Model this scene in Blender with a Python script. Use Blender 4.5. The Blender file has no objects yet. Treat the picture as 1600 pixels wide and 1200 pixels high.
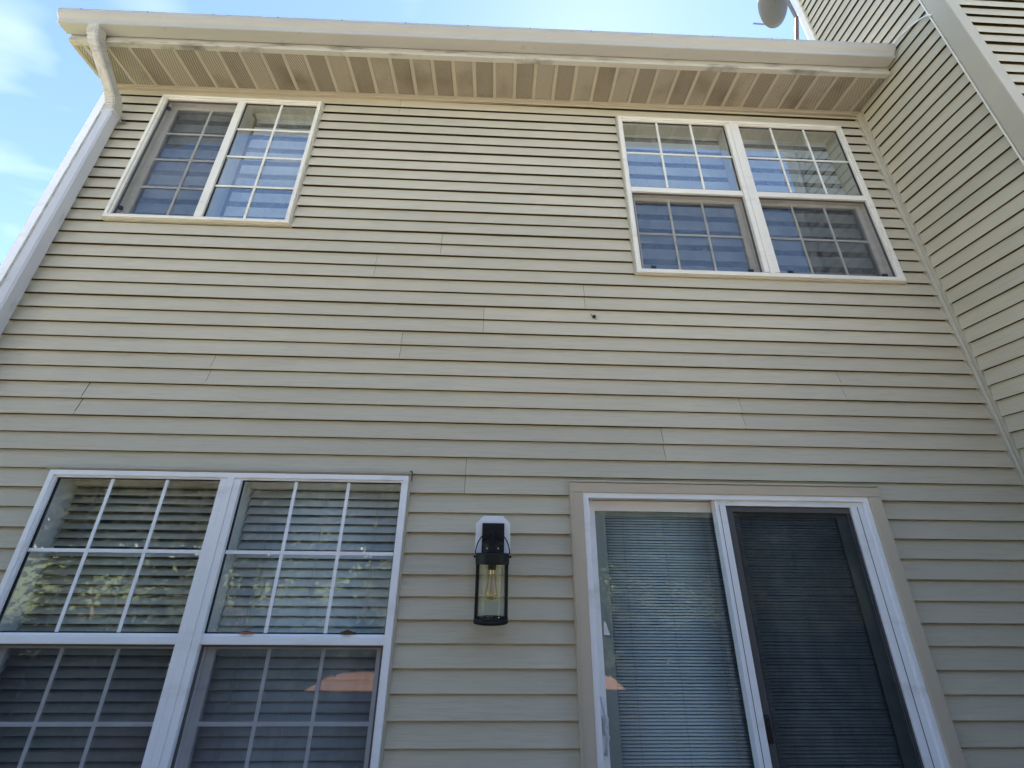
import bpy, math, random
from mathutils import Vector, Matrix
random.seed(7)
SC = bpy.context.scene
COL = SC.collection
R_ = math.radians

# ------------------------------------------------------------------ camera
# wall plane y = 0 (x right, z up, house towards +y), deck floor z = 0
yaw, pitch, roll = R_(-1.9575), R_(22.5364), R_(-0.6745)
cam = bpy.data.cameras.new('camera')
cam.sensor_fit = 'HORIZONTAL'; cam.sensor_width = 36.0
cam.lens = 36.0 * 648.95 / 1600.0
cam.clip_start = 0.02; cam.clip_end = 2000
CAM = bpy.data.objects.new('camera', cam); COL.objects.link(CAM)
rot = Matrix.Rotation(yaw, 3, 'Z') @ Matrix.Rotation(pitch, 3, 'X') @ Matrix.Rotation(roll, 3, 'Y')
rg, fw, up = rot.col[0], rot.col[1], rot.col[2]
m4 = Matrix.Identity(4)
for i in range(3):
    m4[i][0], m4[i][1], m4[i][2] = rg[i], up[i], -fw[i]
m4.translation = (0, -2.6529, 1.6)
CAM.matrix_world = m4
SC.camera = CAM

# ------------------------------------------------------------------ sky, sun, exposure
SUN_EL, SUN_AZ = R_(60.5), R_(18.0)          # azimuth from +y towards +x: the sun stands behind the eave
W = bpy.data.worlds.new('World'); SC.world = W; W.use_nodes = True
nt = W.node_tree; nt.nodes.clear()
out = nt.nodes.new('ShaderNodeOutputWorld'); bg = nt.nodes.new('ShaderNodeBackground')
sky = nt.nodes.new('ShaderNodeTexSky'); sky.sky_type = 'NISHITA'; sky.sun_disc = False
sky.sun_elevation = SUN_EL; sky.sun_rotation = SUN_AZ
sky.air_density = 0.8; sky.dust_density = 0.05; sky.ozone_density = 1.2
tc = nt.nodes.new('ShaderNodeTexCoord')
sep = nt.nodes.new('ShaderNodeSeparateXYZ'); nt.links.new(tc.outputs['Generated'], sep.inputs[0])
mx = nt.nodes.new('ShaderNodeMath'); mx.operation = 'MAXIMUM'; mx.inputs[1].default_value = 0.06
nt.links.new(sep.outputs[2], mx.inputs[0])
dv = nt.nodes.new('ShaderNodeVectorMath'); dv.operation = 'DIVIDE'
cb = nt.nodes.new('ShaderNodeCombineXYZ')
for i in range(3): nt.links.new(mx.outputs[0], cb.inputs[i])
nt.links.new(tc.outputs['Generated'], dv.inputs[0]); nt.links.new(cb.outputs[0], dv.inputs[1])
mp = nt.nodes.new('ShaderNodeMapping'); mp.inputs['Scale'].default_value = (1.3, 3.0, 1.0)
mp.inputs['Rotation'].default_value = (0, 0, R_(-35)); mp.inputs['Location'].default_value = (0.35, 1.25, 0)
nt.links.new(dv.outputs[0], mp.inputs[0])
nz = nt.nodes.new('ShaderNodeTexNoise'); nz.inputs['Scale'].default_value = 1.1; nz.inputs['Detail'].default_value = 3.5
nz.inputs['Roughness'].default_value = 0.45; nz.inputs['Distortion'].default_value = 0.4
nt.links.new(mp.outputs[0], nz.inputs['Vector'])
cr = nt.nodes.new('ShaderNodeValToRGB')
cr.color_ramp.elements[0].position = 0.55; cr.color_ramp.elements[0].color = (0, 0, 0, 1)
cr.color_ramp.elements[1].position = 0.85; cr.color_ramp.elements[1].color = (0.6, 0.6, 0.6, 1)
nt.links.new(nz.outputs['Fac'], cr.inputs[0])
mixc = nt.nodes.new('ShaderNodeMixRGB'); mixc.inputs[2].default_value = (5.2, 5.6, 6.2, 1)
nt.links.new(cr.outputs[0], mixc.inputs[0]); nt.links.new(sky.outputs[0], mixc.inputs[1])
nt.links.new(mixc.outputs[0], bg.inputs[0]); bg.inputs[1].default_value = 0.05
nt.links.new(bg.outputs[0], out.inputs[0])

sl = bpy.data.lights.new('sun', 'SUN'); sl.energy = 5.0; sl.angle = R_(0.5); sl.color = (1.0, 0.95, 0.86)
SUN = bpy.data.objects.new('sun', sl); COL.objects.link(SUN)
sd = Vector((math.sin(SUN_AZ) * math.cos(SUN_EL), math.cos(SUN_AZ) * math.cos(SUN_EL), math.sin(SUN_EL)))
SUN.rotation_euler = sd.to_track_quat('Z', 'Y').to_euler(); SUN.location = sd * 30

vs = SC.view_settings
vs.view_transform = 'Standard'; vs.look = 'None'; vs.gamma = 1.0; vs.use_curve_mapping = False
vs.exposure = 3.15
SC.render.engine = 'CYCLES'
cy = SC.cycles
cy.use_denoising = True
cy.max_bounces = 10; cy.diffuse_bounces = 5; cy.glossy_bounces = 5; cy.transmission_bounces = 8
cy.transparent_max_bounces = 24; cy.caustics_reflective = False; cy.caustics_refractive = False
cy.sample_clamp_indirect = 4.0

# ------------------------------------------------------------------ materials
MATS = {}
def nodes_of(m):
    m.use_nodes = True
    return m.node_tree, m.node_tree.nodes['Principled BSDF']

def mat(name, col, rough=0.5, spec=0.5, metal=0.0, var=0.0, vscale=(3, 3, 3), bump=0.0, bscale=(60, 60, 60),
        dirt=None, dscale=(1, 1, 1), dlo=0.55, dhi=0.75, rnd=0.0, detail=4):
    m = bpy.data.materials.new(name); t, p = nodes_of(m)
    p.inputs['Roughness'].default_value = rough; p.inputs['Metallic'].default_value = metal
    p.inputs['Specular IOR Level'].default_value = spec
    p.inputs['Base Color'].default_value = (*col, 1)
    N, L = t.nodes, t.links
    c = N.new('ShaderNodeTexCoord')
    def noise(scale, det):
        mm = N.new('ShaderNodeMapping'); mm.inputs['Scale'].default_value = scale
        L.new(c.outputs['Object'], mm.inputs[0])
        n = N.new('ShaderNodeTexNoise'); n.inputs['Scale'].default_value = 1; n.inputs['Detail'].default_value = det
        n.inputs['Roughness'].default_value = 0.6
        L.new(mm.outputs[0], n.inputs['Vector']); return n
    cur = None
    if var or rnd:
        hsv = N.new('ShaderNodeHueSaturation'); hsv.inputs['Color'].default_value = (*col, 1)
        add = None
        if var:
            n = noise(vscale, detail)
            mr = N.new('ShaderNodeMapRange'); mr.inputs[1].default_value = 0.25; mr.inputs[2].default_value = 0.75
            mr.inputs[3].default_value = 1 - var; mr.inputs[4].default_value = 1 + var
            L.new(n.outputs['Fac'], mr.inputs[0]); add = mr.outputs[0]
        if rnd:
            oi = N.new('ShaderNodeObjectInfo')
            mr2 = N.new('ShaderNodeMapRange'); mr2.inputs[3].default_value = 1 - rnd; mr2.inputs[4].default_value = 1 + rnd
            L.new(oi.outputs['Random'], mr2.inputs[0])
            if add is None: add = mr2.outputs[0]
            else:
                mu = N.new('ShaderNodeMath'); mu.operation = 'MULTIPLY'
                L.new(add, mu.inputs[0]); L.new(mr2.outputs[0], mu.inputs[1]); add = mu.outputs[0]
        L.new(add, hsv.inputs['Value']); cur = hsv.outputs[0]
    if dirt:
        n = noise(dscale, 6)
        ramp = N.new('ShaderNodeValToRGB'); ramp.color_ramp.elements[0].position = dlo; ramp.color_ramp.elements[1].position = dhi
        L.new(n.outputs['Fac'], ramp.inputs[0])
        mixn = N.new('ShaderNodeMixRGB'); mixn.inputs[1].default_value = (*col, 1); mixn.inputs[2].default_value = (*dirt, 1)
        if cur: L.new(cur, mixn.inputs[1])
        L.new(ramp.outputs[0], mixn.inputs[0]); cur = mixn.outputs[0]
    if cur: L.new(cur, p.inputs['Base Color'])
    if bump:
        n = noise(bscale, 3)
        b = N.new('ShaderNodeBump'); b.inputs['Strength'].default_value = 1.0; b.inputs['Distance'].default_value = bump
        L.new(n.outputs['Fac'], b.inputs['Height']); L.new(b.outputs[0], p.inputs['Normal'])
    MATS[name] = m
    return m

def siding_material(name, along, col=(0.53, 0.482, 0.362)):
    """cream khaki vinyl with a pressed wood grain running along the board"""
    m = bpy.data.materials.new(name); t, p = nodes_of(m); N, L = t.nodes, t.links
    p.inputs['Roughness'].default_value = 0.55; p.inputs['Specular IOR Level'].default_value = 0.25
    c = N.new('ShaderNodeTexCoord'); oi = N.new('ShaderNodeObjectInfo')
    off = N.new('ShaderNodeVectorMath'); off.operation = 'ADD'
    sc = N.new('ShaderNodeVectorMath'); sc.operation = 'SCALE'; sc.inputs['Scale'].default_value = 13.0
    cmb = N.new('ShaderNodeCombineXYZ')
    for i in range(3): L.new(oi.outputs['Random'], cmb.inputs[i])
    L.new(cmb.outputs[0], sc.inputs[0]); L.new(sc.outputs[0], off.inputs[0]); L.new(c.outputs['Object'], off.inputs[1])
    def noise(scale, det, dist=0.0):
        mm = N.new('ShaderNodeMapping')
        mm.inputs['Scale'].default_value = scale
        L.new(off.outputs[0], mm.inputs[0])
        n = N.new('ShaderNodeTexNoise'); n.inputs['Scale'].default_value = 1; n.inputs['Detail'].default_value = det
        n.inputs['Roughness'].default_value = 0.55; n.inputs['Distortion'].default_value = dist
        L.new(mm.outputs[0], n.inputs['Vector']); return n
    gs = (5.0, 5.0, 115.0) if along == 'x' else (5.0, 5.0, 115.0)
    grain = noise(gs, 3, 0.35)
    wav = noise((1.3, 1.3, 9.0), 2)
    tone = noise((0.7, 0.7, 1.6), 5)
    mr = N.new('ShaderNodeMapRange'); mr.inputs[1].default_value = 0.3; mr.inputs[2].default_value = 0.7
    mr.inputs[3].default_value = 0.94; mr.inputs[4].default_value = 1.05
    L.new(tone.outputs['Fac'], mr.inputs[0])
    mr2 = N.new('ShaderNodeMapRange'); mr2.inputs[3].default_value = 0.955; mr2.inputs[4].default_value = 1.04
    L.new(oi.outputs['Random'], mr2.inputs[0])
    mu = N.new('ShaderNodeMath'); mu.operation = 'MULTIPLY'; L.new(mr.outputs[0], mu.inputs[0]); L.new(mr2.outputs[0], mu.inputs[1])
    # grain valleys hold a little grime
    gr = N.new('ShaderNodeMapRange'); gr.inputs[1].default_value = 0.36; gr.inputs[2].default_value = 0.5
    gr.inputs[3].default_value = 0.92; gr.inputs[4].default_value = 1.0
    L.new(grain.outputs['Fac'], gr.inputs[0])
    mu2 = N.new('ShaderNodeMath'); mu2.operation = 'MULTIPLY'; L.new(mu.outputs[0], mu2.inputs[0]); L.new(gr.outputs[0], mu2.inputs[1])
    hsv = N.new('ShaderNodeHueSaturation'); hsv.inputs['Color'].default_value = (*col, 1); L.new(mu2.outputs[0], hsv.inputs['Value'])
    L.new(hsv.outputs[0], p.inputs['Base Color'])
    b1 = N.new('ShaderNodeBump'); b1.inputs['Distance'].default_value = 0.0022; b1.inputs['Strength'].default_value = 0.55
    L.new(grain.outputs['Fac'], b1.inputs['Height'])
    b2 = N.new('ShaderNodeBump'); b2.inputs['Distance'].default_value = 0.008; b2.inputs['Strength'].default_value = 0.6
    L.new(wav.outputs['Fac'], b2.inputs['Height']); L.new(b1.outputs[0], b2.inputs['Normal'])
    L.new(b2.outputs[0], p.inputs['Normal'])
    MATS[name] = m; return m

siding_material('siding', 'x')
siding_material('siding_side', 'y')
mat('trim_beige', (0.43, 0.40, 0.315), 0.5, 0.3, var=0.05, rnd=0.02)
mat('casing_tan', (0.53, 0.455, 0.345), 0.45, 0.35, var=0.05, vscale=(2, 2, 2), bump=0.0006, bscale=(40, 40, 6))
mat('white_vinyl', (0.86, 0.87, 0.88), 0.38, 0.45, var=0.04, vscale=(5, 5, 5), dirt=(0.55, 0.53, 0.47), dscale=(2.5, 2.5, 9), dlo=0.56, dhi=0.95)
mat('cream_vinyl', (0.72, 0.69, 0.60), 0.4, 0.4, var=0.04, dirt=(0.42, 0.39, 0.31), dscale=(2, 2, 12), dlo=0.56, dhi=0.95)
mat('gutter_paint', (0.38, 0.37, 0.335), 0.4, 0.4, var=0.05, vscale=(1.5, 6, 6), dirt=(0.22, 0.20, 0.165), dscale=(9, 16, 40), dlo=0.61, dhi=0.9, bump=0.0012, bscale=(2.2, 6, 6))
mat('fascia_paint', (0.44, 0.42, 0.36), 0.5, 0.35, dirt=(0.10, 0.09, 0.075), dscale=(3.2, 5, 14), dlo=0.52, dhi=0.76)
mat('elbow_paint', (0.44, 0.425, 0.39), 0.45, 0.4, var=0.08, vscale=(8, 8, 8), dirt=(0.20, 0.18, 0.15), dscale=(12, 12, 9), dlo=0.52, dhi=0.8)
mat('downspout_paint', (0.52, 0.525, 0.54), 0.4, 0.45, var=0.05, vscale=(8, 8, 2), dirt=(0.30, 0.28, 0.25), dscale=(9, 9, 4), dlo=0.60, dhi=0.85)
mat('shade_sheathing', (0.065, 0.05, 0.03), 0.9, 0.1, var=0.1)  # dark brown stands in for shadow in the open siding gaps
mat('interior', (0.22, 0.205, 0.18), 0.9, 0.1, var=0.08)
mat('gasket', (0.015, 0.015, 0.016), 0.6, 0.3, var=0.1)
mat('screen_frame', (0.085, 0.08, 0.085), 0.45, 0.4, var=0.08)
mat('spacer', (0.33, 0.37, 0.35), 0.6, 0.3, var=0.06)
mat('black_metal', (0.006, 0.006, 0.007), 0.5, 0.3, var=0.2, vscale=(20, 20, 20), bump=0.0004, bscale=(160, 160, 160))
mat('black_plastic', (0.01, 0.01, 0.01), 0.5, 0.4, var=0.1)
mat('handle_metal', (0.62, 0.62, 0.64), 0.35, 0.5, var=0.05)
mat('chrome_tab', (0.55, 0.54, 0.52), 0.3, 0.5, metal=1.0, var=0.08)
mat('slat_skylit', (0.82, 0.87, 0.90), 0.4, 0.4, var=0.05, vscale=(1.5, 20, 20), rnd=0.03)  # skylit copy of the slats, sky blue put into the colour
mat('slat_shaded', (0.60, 0.58, 0.50), 0.45, 0.35, var=0.12, vscale=(2, 20, 20), rnd=0.05)  # shaded copy of the same slats, shade put into the colour
mat('mini_slat', (0.58, 0.64, 0.65), 0.4, 0.4, var=0.04, vscale=(2, 2, 2), rnd=0.04)
mat('fabric', (0.68, 0.72, 0.78), 0.9, 0.1, var=0.03, vscale=(3, 3, 30), bump=0.0005, bscale=(300, 300, 300))
mat('cord', (0.6, 0.6, 0.57), 0.8, 0.1, var=0.05)
mat('dish_paint', (0.18, 0.195, 0.25), 0.5, 0.4, var=0.05)
mat('mast_metal', (0.23, 0.16, 0.12), 0.5, 0.4, metal=0.3, var=0.2, vscale=(10, 10, 10))
mat('cable', (0.75, 0.74, 0.70), 0.5, 0.3, var=0.05)
mat('shingle', (0.10, 0.09, 0.085), 0.95, 0.1, var=0.3, vscale=(8, 8, 8), bump=0.004, bscale=(60, 60, 60))
mat('deck_wood', (0.24, 0.135, 0.095), 0.6, 0.3, var=0.25, vscale=(2, 30, 30), rnd=0.1)
mat('bounce_paving', (0.70, 0.65, 0.60), 0.8, 0.2, var=0.12, vscale=(1.2, 1.2, 1.2), bump=0.003, bscale=(30, 30, 30), detail=8)  # pale colour, made to bounce sunlight up at the facade
mat('white_paint', (0.80, 0.80, 0.80), 0.5, 0.4, var=0.03)
mat('lawn', (0.09, 0.105, 0.045), 0.95, 0.1, var=0.3, vscale=(0.8, 0.8, 0.8), bump=0.03, bscale=(25, 25, 25), detail=8)
mat('bark', (0.09, 0.065, 0.045), 0.9, 0.1, var=0.3, vscale=(10, 10, 3), bump=0.02, bscale=(14, 14, 4))
mat('brass', (0.55, 0.42, 0.22), 0.3, 0.5, metal=1.0, var=0.1)
mat('mud', (0.035, 0.028, 0.02), 0.9, 0.1, var=0.3, vscale=(80, 80, 80))
mat('smear', (0.20, 0.195, 0.185), 0.8, 0.2, var=0.15, vscale=(60, 60, 60))
mat('dark_reflection', (0.10, 0.055, 0.03), 0.9, 0.1, var=0.3, vscale=(50, 50, 50))  # colour of a dark reflection above the window rail
mat('red_reflection', (0.30, 0.12, 0.07), 0.8, 0.1, var=0.3, vscale=(50, 50, 50))  # colour of a reddish reflection above the window rail

def leaf_material(name, c1, c2):
    m = bpy.data.materials.new(name); t, p = nodes_of(m); N, L = t.nodes, t.links
    g = N.new('ShaderNodeTexCoord'); n = N.new('ShaderNodeTexNoise'); n.inputs['Scale'].default_value = 1.3; n.inputs['Detail'].default_value = 5
    L.new(g.outputs['Object'], n.inputs['Vector'])
    mixn = N.new('ShaderNodeMixRGB'); mixn.inputs[1].default_value = (*c1, 1); mixn.inputs[2].default_value = (*c2, 1)
    L.new(n.outputs['Fac'], mixn.inputs[0]); L.new(mixn.outputs[0], p.inputs['Base Color'])
    p.inputs['Roughness'].default_value = 0.6
    tr = N.new('ShaderNodeBsdfTranslucent'); L.new(mixn.outputs[0], tr.inputs[0])
    ms = N.new('ShaderNodeMixShader'); ms.inputs[0].default_value = 0.2
    L.new(p.outputs[0], ms.inputs[1]); L.new(tr.outputs[0], ms.inputs[2])
    L.new(ms.outputs[0], N['Material Output'].inputs[0]); MATS[name] = m
leaf_material('leaf_olive', (0.050, 0.052, 0.022), (0.105, 0.098, 0.045))
leaf_material('leaf_dark', (0.022, 0.032, 0.015), (0.052, 0.060, 0.027))

def glass_material(name, tint, base_ref, wave=0.0):
    """thin pane: clear transmission plus a Schlick-weighted mirror reflection"""
    m = bpy.data.materials.new(name); t, p = nodes_of(m); N, L = t.nodes, t.links
    N.remove(p)
    lw = N.new('ShaderNodeLayerWeight'); lw.inputs['Blend'].default_value = 0.5
    pw = N.new('ShaderNodeMath'); pw.operation = 'POWER'; pw.inputs[1].default_value = 5.0
    L.new(lw.outputs['Facing'], pw.inputs[0])
    ma = N.new('ShaderNodeMath'); ma.operation = 'MULTIPLY_ADD'; ma.inputs[1].default_value = 1 - base_ref; ma.inputs[2].default_value = base_ref
    ma.use_clamp = True
    L.new(pw.outputs[0], ma.inputs[0])
    tr = N.new('ShaderNodeBsdfTransparent'); tr.inputs[0].default_value = (*tint, 1)
    gl = N.new('ShaderNodeBsdfGlossy'); gl.inputs['Roughness'].default_value = 0.006
    if wave:
        c = N.new('ShaderNodeTexCoord'); n = N.new('ShaderNodeTexNoise'); n.inputs['Scale'].default_value = 2.6; n.inputs['Detail'].default_value = 1.5
        L.new(c.outputs['Object'], n.inputs['Vector'])
        b = N.new('ShaderNodeBump'); b.inputs['Distance'].default_value = wave; b.inputs['Strength'].default_value = 1.0
        L.new(n.outputs['Fac'], b.inputs['Height']); L.new(b.outputs[0], gl.inputs['Normal'])
    ms = N.new('ShaderNodeMixShader'); L.new(ma.outputs[0], ms.inputs[0]); L.new(tr.outputs[0], ms.inputs[1]); L.new(gl.outputs[0], ms.inputs[2])
    # thin film of dust and water marks
    c2 = N.new('ShaderNodeTexCoord'); mm = N.new('ShaderNodeMapping'); mm.inputs['Scale'].default_value = (14, 14, 3)
    L.new(c2.outputs['Object'], mm.inputs[0])
    n2 = N.new('ShaderNodeTexNoise'); n2.inputs['Scale'].default_value = 1; n2.inputs['Detail'].default_value = 8; n2.inputs['Roughness'].default_value = 0.7
    L.new(mm.outputs[0], n2.inputs['Vector'])
    mr = N.new('ShaderNodeMapRange'); mr.inputs[1].default_value = 0.52; mr.inputs[2].default_value = 0.8; mr.inputs[3].default_value = 0.01; mr.inputs[4].default_value = 0.09
    L.new(n2.outputs['Fac'], mr.inputs[0])
    df = N.new('ShaderNodeBsdfDiffuse'); df.inputs[0].default_value = (0.6, 0.6, 0.57, 1)
    ms2 = N.new('ShaderNodeMixShader'); L.new(mr.outputs[0], ms2.inputs[0]); L.new(ms.outputs[0], ms2.inputs[1]); L.new(df.outputs[0], ms2.inputs[2])
    L.new(ms2.outputs[0], N['Material Output'].inputs[0]); MATS[name] = m
glass_material('glass', (0.93, 0.96, 0.95), 0.23, 0.0018)
glass_material('glass_low', (0.95, 0.97, 0.965), 0.105, 0.0018)
glass_material('glass_door', (0.955, 0.975, 0.97), 0.06, 0.0012)
glass_material('glass_lamp', (0.97, 0.97, 0.95), 0.05)
glass_material('glass_bulb', (1.0, 0.88, 0.62), 0.10)

def sheer_material(name, col, opac):
    m = bpy.data.materials.new(name); t, p = nodes_of(m); N, L = t.nodes, t.links
    p.inputs['Base Color'].default_value = (*col, 1); p.inputs['Roughness'].default_value = 0.8; p.inputs['Specular IOR Level'].default_value = 0.1
    c = N.new('ShaderNodeTexCoord'); n = N.new('ShaderNodeTexNoise'); n.inputs['Scale'].default_value = 9; n.inputs['Detail'].default_value = 6
    L.new(c.outputs['Object'], n.inputs['Vector'])
    mr = N.new('ShaderNodeMapRange'); mr.inputs[1].default_value = 0.3; mr.inputs[2].default_value = 0.7
    mr.inputs[3].default_value = opac - 0.05; mr.inputs[4].default_value = opac + 0.05
    L.new(n.outputs['Fac'], mr.inputs[0])
    tr = N.new('ShaderNodeBsdfTransparent'); ms = N.new('ShaderNodeMixShader')
    L.new(mr.outputs[0], ms.inputs[0]); L.new(tr.outputs[0], ms.inputs[1]); L.new(p.outputs[0], ms.inputs[2])
    L.new(ms.outputs[0], N['Material Output'].inputs[0]); MATS[name] = m
sheer_material('screen_mesh', (0.055, 0.06, 0.075), 0.37)
sheer_material('screen_mesh_door', (0.02, 0.022, 0.028), 0.55)
sheer_material('sheer_fabric', (0.17, 0.185, 0.22), 0.6)

def soffit_material(name, hole, col):
    """vinyl soffit with rows of small punched holes (staggered), stained by moisture"""
    m = bpy.data.materials.new(name); t, p = nodes_of(m); N, L = t.nodes, t.links
    p.inputs['Roughness'].default_value = 0.6; p.inputs['Specular IOR Level'].default_value = 0.2
    c = N.new('ShaderNodeTexCoord'); mm = N.new('ShaderNodeMapping')
    mm.inputs['Rotation'].default_value = (0, 0, R_(45)); s = 1 / 0.0105
    mm.inputs['Scale'].default_value = (s, s, 0.0); L.new(c.outputs['Object'], mm.inputs[0])
    v = N.new('ShaderNodeTexVoronoi'); v.voronoi_dimensions = '2D'; v.inputs['Scale'].default_value = 1; v.inputs['Randomness'].default_value = 0.0
    L.new(mm.outputs[0], v.inputs['Vector'])
    mr = N.new('ShaderNodeMapRange'); mr.inputs[1].default_value = hole - 0.06; mr.inputs[2].default_value = hole + 0.06
    mr.inputs[3].default_value = 1; mr.inputs[4].default_value = 0
    L.new(v.outputs['Distance'], mr.inputs[0])
    n = N.new('ShaderNodeTexNoise'); n.inputs['Scale'].default_value = 2.6; n.inputs['Detail'].default_value = 7
    L.new(c.outputs['Object'], n.inputs['Vector'])
    rp = N.new('ShaderNodeValToRGB'); rp.color_ramp.elements[0].position = 0.52; rp.color_ramp.elements[1].position = 0.8
    L.new(n.outputs['Fac'], rp.inputs[0])
    m1 = N.new('ShaderNodeMixRGB'); m1.inputs[1].default_value = (*col, 1); m1.inputs[2].default_value = (0.17, 0.14, 0.09, 1); L.new(rp.outputs[0], m1.inputs[0])
    m2 = N.new('ShaderNodeMixRGB'); m2.inputs[2].default_value = (0.05, 0.036, 0.02, 1)
    L.new(mr.outputs[0], m2.inputs[0]); L.new(m1.outputs[0], m2.inputs[1]); L.new(m2.outputs[0], p.inputs['Base Color'])
    MATS[name] = m
soffit_material('soffit_open', 0.38, (0.36, 0.32, 0.25))
soffit_material('soffit_fine', 0.33, (0.40, 0.36, 0.285))
mat('soffit_rib', (0.37, 0.33, 0.255), 0.55, 0.25, var=0.06, dirt=(0.25, 0.21, 0.14), dscale=(3, 3, 3), dlo=0.58, dhi=0.9)

# ------------------------------------------------------------------ geometry helpers
class MB:
    def __init__(s): s.v = []; s.f = []
    def add(s, vs, fs):
        o = len(s.v); s.v += [tuple(x) for x in vs]; s.f += [tuple(i + o for i in f) for f in fs]; return s
    def box(s, x0, x1, y0, y1, z0, z1):
        return s.add([(x0, y0, z0), (x1, y0, z0), (x1, y1, z0), (x0, y1, z0), (x0, y0, z1), (x1, y0, z1), (x1, y1, z1), (x0, y1, z1)],
                     [(0, 3, 2, 1), (4, 5, 6, 7), (0, 1, 5, 4), (1, 2, 6, 5), (2, 3, 7, 6), (3, 0, 4, 7)])
    def ring(s, x0, x1, z0, z1, w, y0, y1, wb=None, wt=None, wr=None):
        """mitred rectangular frame in the xz plane, front at y0, back at y1"""
        wb = w if wb is None else wb; wt = w if wt is None else wt; wr = w if wr is None else wr
        o = [(x0, z0), (x1, z0), (x1, z1), (x0, z1)]; i = [(x0 + w, z0 + wb), (x1 - wr, z0 + wb), (x1 - wr, z1 - wt), (x0 + w, z1 - wt)]
        vs = [(a, y0, b) for a, b in o] + [(a, y0, b) for a, b in i] + [(a, y1, b) for a, b in o] + [(a, y1, b) for a, b in i]
        fs = []
        for k in range(4):
            n = (k + 1) % 4
            fs += [(k, n, 4 + n, 4 + k), (8 + k, 12 + k, 12 + n, 8 + n), (k, 8 + k, 8 + n, n), (4 + k, 4 + n, 12 + n, 12 + k)]
        return s.add(vs, fs)
    def extrude(s, prof, a, b, closed=False, caps=False):
        """prof: list of 3-vectors at a; swept by vector b-a"""
        n = len(prof); d = Vector(b) - Vector(a)
        vs = [tuple(Vector(p)) for p in prof] + [tuple(Vector(p) + d) for p in prof]
        fs = [(i, (i + 1) % n, n + (i + 1) % n, n + i) for i in range(n if closed else n - 1)]
        if caps: fs += [tuple(range(n))[::-1], tuple(range(n, 2 * n))]
        return s.add(vs, fs)
    def tube(s, path, r, seg=8, cap=True):
        path = [Vector(p) for p in path]; rings = []
        rr = r if isinstance(r, (list, tuple)) else [r] * len(path)
        prev = None
        for i, p in enumerate(path):
            t = (path[min(i + 1, len(path) - 1)] - path[max(i - 1, 0)]).normalized()
            a = prev if prev is not None else (Vector((0, 0, 1)) if abs(t.z) < 0.9 else Vector((1, 0, 0)))
            u = (a - t * a.dot(t)).normalized(); w = t.cross(u); prev = u
            rings.append([p + (u * math.cos(2 * math.pi * k / seg) + w * math.sin(2 * math.pi * k / seg)) * rr[i] for k in range(seg)])
        vs = [v for rg_ in rings for v in rg_]; fs = []
        for i in range(len(path) - 1):
            for k in range(seg):
                n = (k + 1) % seg
                fs.append((i * seg + k, i * seg + n, (i + 1) * seg + n, (i + 1) * seg + k))
        if cap: fs += [tuple(range(seg))[::-1], tuple(range((len(path) - 1) * seg, len(path) * seg))]
        return s.add(vs, fs)
    def lathe(s, c, prof, seg=32):
        vs = []; fs = []
        for r, z in prof:
            for k in range(seg):
                a = 2 * math.pi * k / seg; vs.append((c[0] + r * math.cos(a), c[1] + r * math.sin(a), c[2] + z))
        for i in range(len(prof) - 1):
            for k in range(seg):
                n = (k + 1) % seg
                fs.append((i * seg + k, i * seg + n, (i + 1) * seg + n, (i + 1) * seg + k))
        return s.add(vs, fs)
    def build(s, name, m, parent=None, smooth=False, bevel=0.0, loc=None):
        me = bpy.data.meshes.new(name); me.from_pydata(s.v, [], s.f); me.update()
        me.materials.append(MATS[m])
        if smooth:
            for p in me.polygons: p.use_smooth = True
        return link(name, me, parent, bevel, loc)

def world_of(p):
    return Vector((0, 0, 0)) if p is None else Vector(p.get('_b', (0, 0, 0)))
def link(name, me, parent=None, bevel=0.0, loc=None):
    o = bpy.data.objects.new(name, me); COL.objects.link(o)
    if parent is not None:
        o.parent = parent
        if parent.type == 'EMPTY': o.matrix_parent_inverse = Matrix.Translation(-Vector(parent.location))
    if loc is not None: o.location = loc
    if bevel:
        b = o.modifiers.new('bevel', 'BEVEL'); b.width = bevel; b.segments = 2; b.limit_method = 'ANGLE'; b.angle_limit = R_(40)
    return o
def thing(name, label, cat, loc, group=None):
    o = bpy.data.objects.new(name, None); COL.objects.link(o); o.location = loc; o.empty_display_size = 0.1
    o['label'] = label; o['category'] = cat
    if group: o['group'] = group
    return o
def tag(o, label, cat, group=None):
    o['label'] = label; o['category'] = cat
    if group: o['group'] = group
    return o
def structure(o): o['kind'] = 'structure'; return o

# ------------------------------------------------------------------ ground, deck and added bounce surface (behind and under the camera)
structure(MB().add([(-150, -200, -0.45), (150, -200, -0.45), (150, 60, -0.45), (-150, 60, -0.45)], [(0, 1, 2, 3)]).build('lawn', 'lawn'))
structure(MB().box(-16, 14, -9.4, -3.6, -0.60, -0.40).build('patio', 'bounce_paving'))  # added bright slab, bounces sunlight onto the shaded facade
DECK = structure(MB().box(-3.9, 3.35, -3.44, 0.0, -0.20, -0.045).box(-2.35, 1.75, -4.60, -3.4405, -0.20, -0.045).build('deck', 'deck_wood'))
plank = MB().box(-3.9, 3.35, -0.068, 0.068, -0.035, 0.0).build('plank', 'deck_wood', DECK, bevel=0.004, loc=(0, -0.11, 0))
for i in range(1, 24):
    link('plank', plank.data, DECK, 0.0, (0, -0.11 - 0.143 * i, 0))
plank2 = MB().box(-2.35, 1.75, -0.068, 0.068, -0.035, 0.0).build('plank', 'deck_wood', DECK, bevel=0.004, loc=(0, -0.11 - 0.143 * 24, 0))
for i in range(25, 32):
    link('plank', plank2.data, DECK, 0.0, (0, -0.11 - 0.143 * i, 0))

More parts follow.
